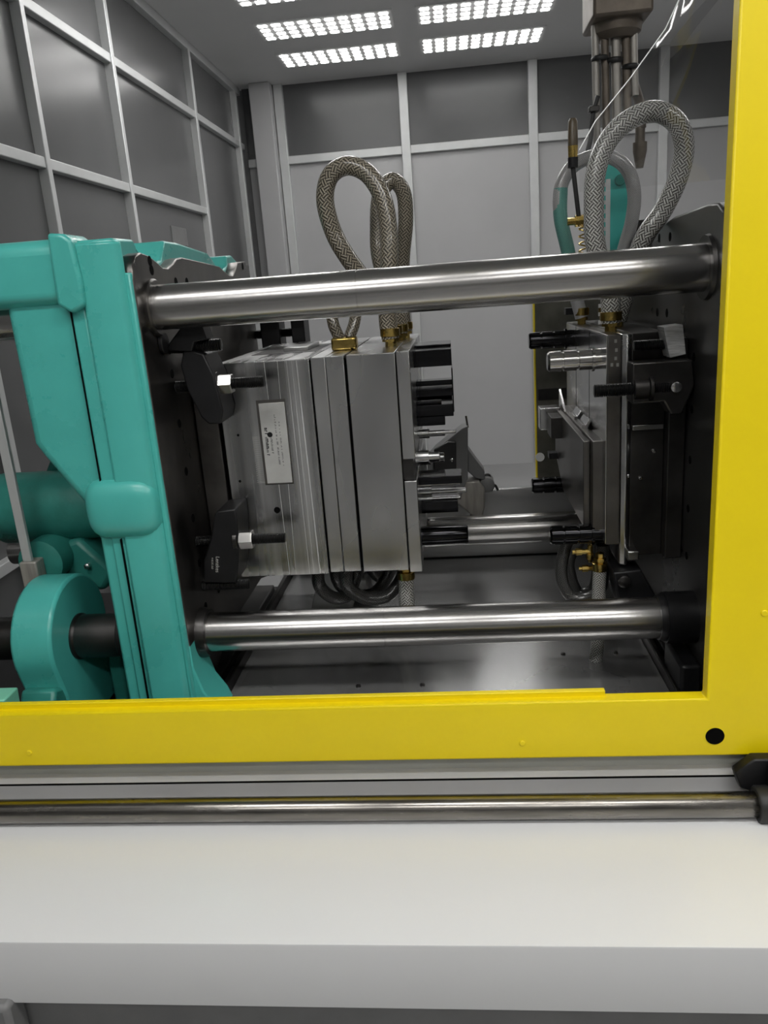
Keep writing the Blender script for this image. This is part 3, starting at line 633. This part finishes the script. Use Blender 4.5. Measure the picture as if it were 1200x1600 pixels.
# ================================================================== hoses
def hose(label, pts, r, m, fits=(), sleeve=None, cat='hose', group='cooling hoses', extra=None):
    base = pts[0]
    t = thing('cooling_hose', label, cat, base, group)
    MB().tube(pts, r, 20, 10).build('hose_tube', m, t, smooth=True)
    for (x, y, z, up) in fits:
        s = 1 if up else -1
        ft = MB().lathe([(z, r*0.62), (z+s*0.012, r*0.62), (z+s*0.0125, r*0.95), (z+s*0.020, r*0.95), (z+s*0.0205, r*0.72), (z+s*0.026, r*0.72)], (x, y), 'z', 6).build('fitting', 'brass', t)
        MB().lathe([(z+s*0.026, r*1.02), (z+s*0.027, r*1.12), (z+s*0.047, r*1.12), (z+s*0.048, r*1.02)], (x, y), 'z', 24).build('ferrule', 'brass', ft, smooth=True)
    if extra: extra(t)
    return t
def path(px, y0, y1=None):
    n = len(px); y1 = y0 if y1 is None else y1
    return [tuple(at(p[0], p[1], y=y0+(y1-y0)*i/(n-1))) for i, p in enumerate(px)]
ZM = MZ1
# left mould: two tall loops and one small eye
fa, fb = (-0.165, 2.16), (-0.165, 2.30)
P = [(fa[0], fa[1], ZM+0.02), (fa[0]-0.004, fa[1], ZM+0.08)] + path(((608, 420), (607, 360), (598, 310), (575, 272), (543, 259), (516, 275), (508, 312), (520, 360), (545, 405)), 2.14, 2.22) + [(-0.185, 2.28, ZM+0.10), (fb[0]-0.01, fb[1], ZM+0.03)]
hose('large braided hose loop rising from the left mould', P, 0.0238, 'braid_olive', ((fa[0], fa[1], ZM, True), (fb[0], fb[1], ZM, True)))
fa, fb = (-0.150, 2.36), (-0.142, 2.47)
P = [(fa[0], fa[1], ZM+0.02), (fa[0]-0.004, fa[1]+0.005, ZM+0.10)] + path(((594, 410), (590, 350), (594, 305), (612, 282), (630, 300), (634, 345), (629, 405)), 2.35, 2.45) + [(fb[0]-0.004, fb[1], ZM+0.10), (fb[0], fb[1], ZM+0.02)]
hose('narrow braided hose loop behind the large left loop', P, 0.0222, 'braid_olive', ((fa[0], fa[1], ZM, True), (fb[0], fb[1], ZM, True)))
fa = (-0.285, 2.12)
P = [(fa[0]-0.012, fa[1], ZM+0.03), (fa[0]-0.026, fa[1], ZM+0.07), (fa[0]-0.028, fa[1]+0.02, ZM+0.11), (fa[0], fa[1]+0.04, ZM+0.14), (fa[0]+0.030, fa[1]+0.04, ZM+0.11), (fa[0]+0.028, fa[1]+0.02, ZM+0.07), (fa[0]+0.012, fa[1], ZM+0.03)]
def foot1(t):
    B(fa[0]-0.034, fa[0]+0.034, fa[1]-0.022, fa[1]+0.022, ZM+0.001, ZM+0.035).build('fitting', 'brass', t, bevel=0.006)
hose('small tight hose bend on the left mould, under the top bar', P, 0.0155, 'braid_small', (), extra=foot1)
# right mould
ZR = RZ1
fa, fb = (0.400, 2.06), (0.445, 2.20)
P = [(fa[0], fa[1], ZR+0.02), (fa[0]-0.004, fa[1], ZR+0.09)] + path(((931, 385), (928, 330), (931, 270), (950, 220), (985, 186), (1025, 174), (1058, 193), (1069, 232), (1058, 282), (1035, 330), (1005, 375)), 2.06, 2.14) + [(fb[0]+0.02, fb[1]-0.02, ZR+0.10), (fb[0], fb[1], ZR+0.02)]
hose('big silver braided hose loop on the right mould', P, 0.0240, 'braid_silver', ((fa[0], fa[1], ZR, True), (fb[0], fb[1], ZR, True)))
fa, fb = (0.385, 2.42), (0.46, 2.45)
P = [(fa[0], fa[1], ZR+0.02), (fa[0]-0.02, fa[1], ZR+0.10)] + path(((888, 395), (876, 340), (876, 295), (893, 262), (925, 245), (958, 247), (982, 268), (991, 305), (987, 345), (978, 378)), 2.40, 2.46) + [(fb[0]+0.02, fb[1], ZR+0.10), (fb[0], fb[1], ZR+0.02)]
def teal_sleeve(t):
    MB().tube(P[1:5], 0.0198, 20, 10).build('sleeve', 'braid_teal', t, smooth=True, label='teal tinted lower end')
hose('fine braided grey hose loop behind the big silver one', P, 0.0192, 'braid_fine', ((fa[0], fa[1], ZR, True), (fb[0], fb[1], ZR, True)), extra=teal_sleeve)
# hoses below the left mould
ZBm = MZ0
fq = (-0.153, 2.0)
hose('braided hose hanging straight down below the left mould', [(fq[0], fq[1], ZBm-0.03), (fq[0]-0.002, fq[1], ZBm-0.09), (fq[0]-0.008, fq[1]+0.02, ZBm-0.16), (fq[0]-0.03, fq[1]+0.08, ZBm-0.22), (fq[0]-0.12, fq[1]+0.2, ZBm-0.24)], 0.0215, 'braid_silver', ((fq[0], fq[1], ZBm, False),))
for i, (lab, x0, x1, y0, y1, dip) in enumerate((
        ('leftmost black hose sagging below the left mould', -0.40, -0.30, 2.05, 2.15, 0.135),
        ('black hose sagging from the second mould plate', -0.355, -0.20, 2.10, 2.20, 0.15),
        ('black hose crossing in front below the left mould', -0.315, -0.155, 2.02, 2.10, 0.125),
        ('black hose hanging rearmost below the left mould', -0.285, -0.215, 2.28, 2.36, 0.16))):
    xm = (x0+x1)/2
    P = [(x0, y0, ZBm+0.002), (x0-0.006, y0, ZBm-dip*0.55), (x0+(x1-x0)*0.22, y0+(y1-y0)*0.3, ZBm-dip*0.94), (xm+0.01, (y0+y1)/2, ZBm-dip), (x1-(x1-x0)*0.2, y1-0.02, ZBm-dip*0.8), (x1, y1, ZBm-dip*0.35), (x1, y1, ZBm+0.002)]
    hose(lab, P, 0.0185, 'braid_dark', ())
# hoses below the right mould
ZRb = 0.832
hose('outermost dark hose bend below the right mould', [(0.372, 2.05, ZRb), (0.30, 2.06, ZRb-0.02)] + path(((880, 868), (878, 905), (893, 932), (920, 934), (940, 915)), 2.06, 2.02) + [(0.375, 2.02, ZRb-0.03)], 0.0165, 'braid_dark', ())
hose('inner dark hose bend below the right mould', [(0.385, 2.16, ZRb)] + path(((893, 868), (893, 900), (905, 925), (925, 920), (932, 895)), 2.18, 2.14) + [(0.39, 2.13, ZRb)], 0.0145, 'braid_dark', ())
fq = (0.352, 1.975)
q1 = at(937, 895, y=1.96); q2 = at(934, 1000, y=1.94); q3 = at(932, 1030, y=1.93)
hose('braided hose hanging down below the right mould, crossing behind the lower bar', [(q1.x, 1.96, q1.z+0.01), (q1.x-0.002, 1.96, q1.z-0.06), (q2.x+0.004, 1.95, q2.z+0.03), (q3.x, 1.94, q3.z), (q3.x-0.01, 1.97, q3.z-0.04), (q3.x-0.03, 2.05, q3.z-0.03)], 0.0175, 'braid_silver', ((q1.x, 1.96, q1.z+0.055, False),))
va = thing('brass_valve', 'cluster of small brass couplings under the right mould', 'coupling', (0.34, 2.0, 0.78))
for p, a in (((905, 862), 'x'), ((915, 888), 'x'), ((922, 868), 'z')):
    q = at(*p, y=2.0)
    c = (2.0, q.z) if a == 'x' else (q.x, 2.0); o = q.x if a == 'x' else q.z
    MB().lathe([(o-0.018, 0.006), (o-0.010, 0.006), (o-0.0095, 0.010), (o+0.006, 0.010), (o+0.0065, 0.007), (o+0.030, 0.007)], c, a, 8).build('coupling', 'brass', va)

# ================================================================== things round the right mould
wd = thing('valve_wand', 'upright rod with brown grip and brass foot beside the right hoses', 'wand', tuple(at(905, 400, y=2.32)))
a, b, c, d, e = (at(*p, y=2.32) for p in ((895, 185), (896, 228), (897, 246), (897, 262), (905, 345)))
MB().lathe([(a.z, 0.008), (a.z-0.008, 0.0125), (b.z, 0.0135)], (a.x, 2.32), 'z', 20).build('grip', 'brown_grip', wd, smooth=True)
MB().lathe([(b.z, 0.0135), (c.z, 0.0125)], (a.x, 2.32), 'z', 20).build('band', 'brass', wd, smooth=True)
MB().lathe([(c.z, 0.0138), (d.z, 0.0138)], (a.x, 2.32), 'z', 20).build('collar', 'black_oxide', wd, smooth=True)
MB().tube([(a.x, 2.32, d.z), ((a.x+e.x)/2, 2.32, (d.z+e.z)/2), tuple(e)], 0.0062, 12, 4).build('shaft', 'rubber', wd, smooth=True)
MB().lathe([(e.x-0.032, 0.010), (e.x-0.012, 0.010), (e.x-0.0115, 0.0155), (e.x+0.012, 0.0155), (e.x+0.0125, 0.011), (e.x+0.022, 0.011)], (2.32, e.z), 'x', 8).build('valve_body', 'brass', wd)
hel = [(e.x+0.010+0.011*math.cos(t*0.9), 2.32+0.011*math.sin(t*0.9), e.z-0.012-0.0028*t) for t in range(0, 58)]
MB().tube(hel, 0.0022, 6, 2).build('spring', 'brass', wd, smooth=True)

sp = thing('slotted_strip', 'narrow pale slotted strip standing behind the big silver hose', 'strip', tuple(at(950, 470, y=2.30)))
p0, p1 = at(947, 280, y=2.30), at(950, 520, y=2.30)
B(p0.x, p0.x+0.012, 2.30, 2.306, p1.z, p0.z).build('spine', 'aluminium', sp, bevel=0.001)
for i in range(17):
    z = p0.z-0.012-i*0.0225
    if z > p1.z: B(p0.x-0.018, p0.x, 2.30, 2.306, z-0.006, z+0.004).build('tooth', 'aluminium', sp)
tb = thing('teal_cover', 'teal sheet cover seen through the right hose loops', 'cover', tuple(at(965, 420, y=2.62)))
MB().prism(XZ(((935, 255), (965, 250), (985, 275), (990, 330), (975, 395), (930, 398)), 2.62), 2.60, 2.66, 'y').build('cover', 'teal', tb, bevel=0.004)
q = at(968, 282, y=2.6); cyl(2.585, 2.60, 0.016, (q.x, q.z), 'y', 20, 0.002).build('knob', 'teal_shaded', tb, smooth=True)
MB().prism(XZ(((968, 395), (985, 345), (1008, 343), (1000, 395)), 2.5), 2.49, 2.52, 'y').build('flap', 'dark_steel', tb, bevel=0.002)

# robot head with hanging tubes
rb = thing('robot_head', 'brown robot head with hanging tubes near the ceiling', 'robot', tuple(at(965, 20, y=3.2)))
a, b = at(921, 38, y=3.2), at(1013, 30, y=3.2)
B(a.x, b.x, 3.12, 3.36, a.z, a.z+0.30).build('head_block', 'rust_brown', rb, bevel=0.01)
B(a.x+0.06, b.x-0.02, 3.16, 3.32, a.z+0.30, CEIL_Z).build('column', 'rust_brown', rb, bevel=0.005)
MB().lathe([(a.z-0.05, 0.06), (a.z-0.03, 0.085), (a.z, 0.09)], ((a.x+b.x)/2, 3.24), 'z', 28).build('flange', 'rust_brown', rb, smooth=True)
for px, ptop, pbot, r, m in ((929, 30, 240, 0.013, 'tube_grey'), (944, 30, 215, 0.014, 'rust_brown'), (961, 25, 205, 0.017, 'tube_grey'), (977, 30, 180, 0.016, 'rust_brown'), (989, 15, 150, 0.014, 'tube_grey')):
    p, q = at(px, ptop, y=3.22), at(px+ (pbot-ptop)*0.02, pbot, y=3.22)
    MB().tube([tuple(p), tuple((p+q)/2), tuple(q)], r, 14, 3).build('tube', m, rb, smooth=True)
for px, py in ((937, 92), (960, 95), (985, 105)):
    q = at(px, py, y=3.22); MB().lathe([(q.z-0.008, 0.028), (q.z-0.004, 0.031), (q.z+0.004, 0.031), (q.z+0.008, 0.028)], (q.x, 3.22), 'z', 20).build('cable_tie', 'rubber', rb, smooth=True)
MB().tube(path(((934, 150), (926, 180), (923, 215), (918, 240), (920, 262)), 3.15), 0.009, 10, 6).build('cable', 'rubber', rb, smooth=True)
q = at(930, 172, y=3.15); B(q.x-0.024, q.x+0.012, 3.13, 3.17, q.z-0.008, q.z+0.012).build('clip', 'dark_steel', rb, bevel=0.003)
p, q = at(1001, 160, y=3.3), at(1006, 262, y=3.3)
MB().lathe([(q.z, 0.014), (q.z+0.06, 0.026), (q.z+0.09, 0.026), (q.z+0.091, 0.018), (p.z, 0.018)], (p.x, 3.3), 'z', 18).build('nozzle', 'rust_brown', rb, smooth=True)
MB().tube(path(((990, 130), (1000, 165), (1002, 200)), 3.25, 3.3), 0.018, 10, 5).build('tube', 'rust_brown', rb, smooth=True)

# clear sheet tucked behind the yellow post
cs = thing('clear_sheet', 'clear plastic sheet with diagonal edge behind the yellow post', 'plastic sheet', (0.45, 1.60, 1.50))
yy = 1.60
prof = XZ(((1070, -20), (1040, 45), (985, 122), (930, 190), (905, 235), (905, 300)), yy)
right = 0.60
f = MB(); n = len(prof); K = 12
for i, (x, z) in enumerate(prof):
    for k in range(K+1):
        u = k/K; X = x+(right-x)*u
        f.v.append((X, yy+0.012*math.sin(7*u+i*1.3)*u+0.006*math.sin(19*u+2*i), z if k == 0 else z+(1.5-z)*0.0))
for i in range(n-1):
    for k in range(K):
        o = i*(K+1)+k; f.f.append((o, o+1, o+K+2, o+K+1))
so = f.build('sheet', 'clear_film', cs, smooth=True)
f = MB()
for (x0, z0), (x1, z1) in zip(prof[:-2], prof[1:-1]):
    f.tube([(x0, yy, z0), ((x0+x1)/2, yy, (z0+z1)/2), (x1, yy, z1)], 0.0012, 6, 2)
f.build('cut_edge', 'aluminium', cs, smooth=True)
cl = [at(*p, y=1.62) for p in ((1033, 105), (1062, 78), (1090, 40), (1130, -10), (1112, -10), (1080, 25), (1050, 62))]
MB().prism([(v.x, v.z) for v in cl], 1.618, 1.621, 'y').build('fold', 'clear_film', cs)

# rear guard panel
rg = thing('rear_guard', 'dark glossy rear guard panel with thin yellow edge and white reflection dot', 'guard', (0.5, 2.95, FLOOR_Z))
B(0.303, 0.95, 2.95, 2.98, FLOOR_Z, 1.50).build('panel', 'olive_panel', rg, bevel=0.002)
B(0.2985, 0.303, 2.947, 2.985, FLOOR_Z, 1.50).build('edge_strip', 'yellow', rg, bevel=0.001)
q = at(842, 714, y=2.95); cyl(2.944, 2.951, 0.0165, (q.x+0.004, q.z), 'y', 28).build('reflection_dot', 'white_dot', rg, smooth=True)  # white disc painted in for the reflection of a round lamp
B(0.31, 0.95, 2.946, 2.951, 1.06, 1.10).build('cross_bar', 'dark_steel', rg)
q = at(815, 742, y=3.0); B(q.x-0.11, 0.30, 3.0, 3.06, q.z-0.18, q.z-0.07).build('hinge_block', 'dark_steel', rg, bevel=0.004)

# sensor head hanging behind the cores
sh = thing('sensor_head', 'grey angular sensor head with cables behind the mould cores', 'sensor', (0.06, 2.66, 0.80))
MB().prism(XZ(((668, 716), (680, 702), (722, 668), (731, 664), (731, 745), (720, 775), (690, 772), (668, 762)), 2.66), 2.64, 2.74, 'y').build('bracket', 'plastic_grey', sh, bevel=0.003)
MB().prism(XZ(((678, 702), (700, 690), (713, 690), (713, 735), (678, 735)), 2.63), 2.62, 2.642, 'y').build('cover', 'rubber', sh, bevel=0.003)
MB().prism(XZ(((731, 700), (744, 718), (757, 735), (757, 748), (742, 745), (731, 735)), 2.68), 2.66, 2.74, 'y').build('wedge', 'plastic_grey', sh, bevel=0.003)
MB().prism(XZ(((702, 772), (704, 750), (748, 748), (757, 760), (757, 790), (752, 806), (735, 800)), 2.68), 2.645, 2.72, 'y').build('housing', 'tube_grey', sh, bevel=0.005)
p = at(760, 752, y=2.72); MB().lathe([(2.66, 0.02), (2.664, 0.026), (2.74, 0.026)], (p.x, p.z), 'y', 22).build('motor', 'plastic_grey', sh, smooth=True)
p = at(728, 650, y=2.66); q = at(731, 668, y=2.66)
MB().tube([tuple(p), tuple((p+q)/2), tuple(q)], 0.0035, 8, 2).build('spike', 'bright_steel', sh, smooth=True)
p = at(706, 718, y=2.62); MB().lathe([(2.612, 0.003), (2.614, 0.006), (2.622, 0.006)], (p.x, p.z), 'y', 14).build('screw', 'bright_steel', sh, smooth=True)
MB().tube(path(((738, 802), (728, 820), (722, 832), (726, 848)), 2.66), 0.0045, 8, 5).build('cable', 'rubber', sh, smooth=True)
MB().tube(path(((752, 745), (764, 742), (768, 760), (768, 766), (773, 758), (778, 766)), 2.70), 0.0045, 8, 5).build('cable', 'rubber', sh, smooth=True)
B(0.06, 0.09, 2.73, 2.80, 0.72, 0.745).build('arm', 'plastic_grey', sh, bevel=0.003)

# small notice on the left glass
a, b = at(270, 352, x=XW+0.0), at(297, 384, x=XW+0.0)
tag(B(XW-0.018, XW-0.012, a.y, b.y, b.z, a.z).build('notice_sheet', 'plastic_grey'), 'small grey notice stuck on the left glass wall', 'notice')
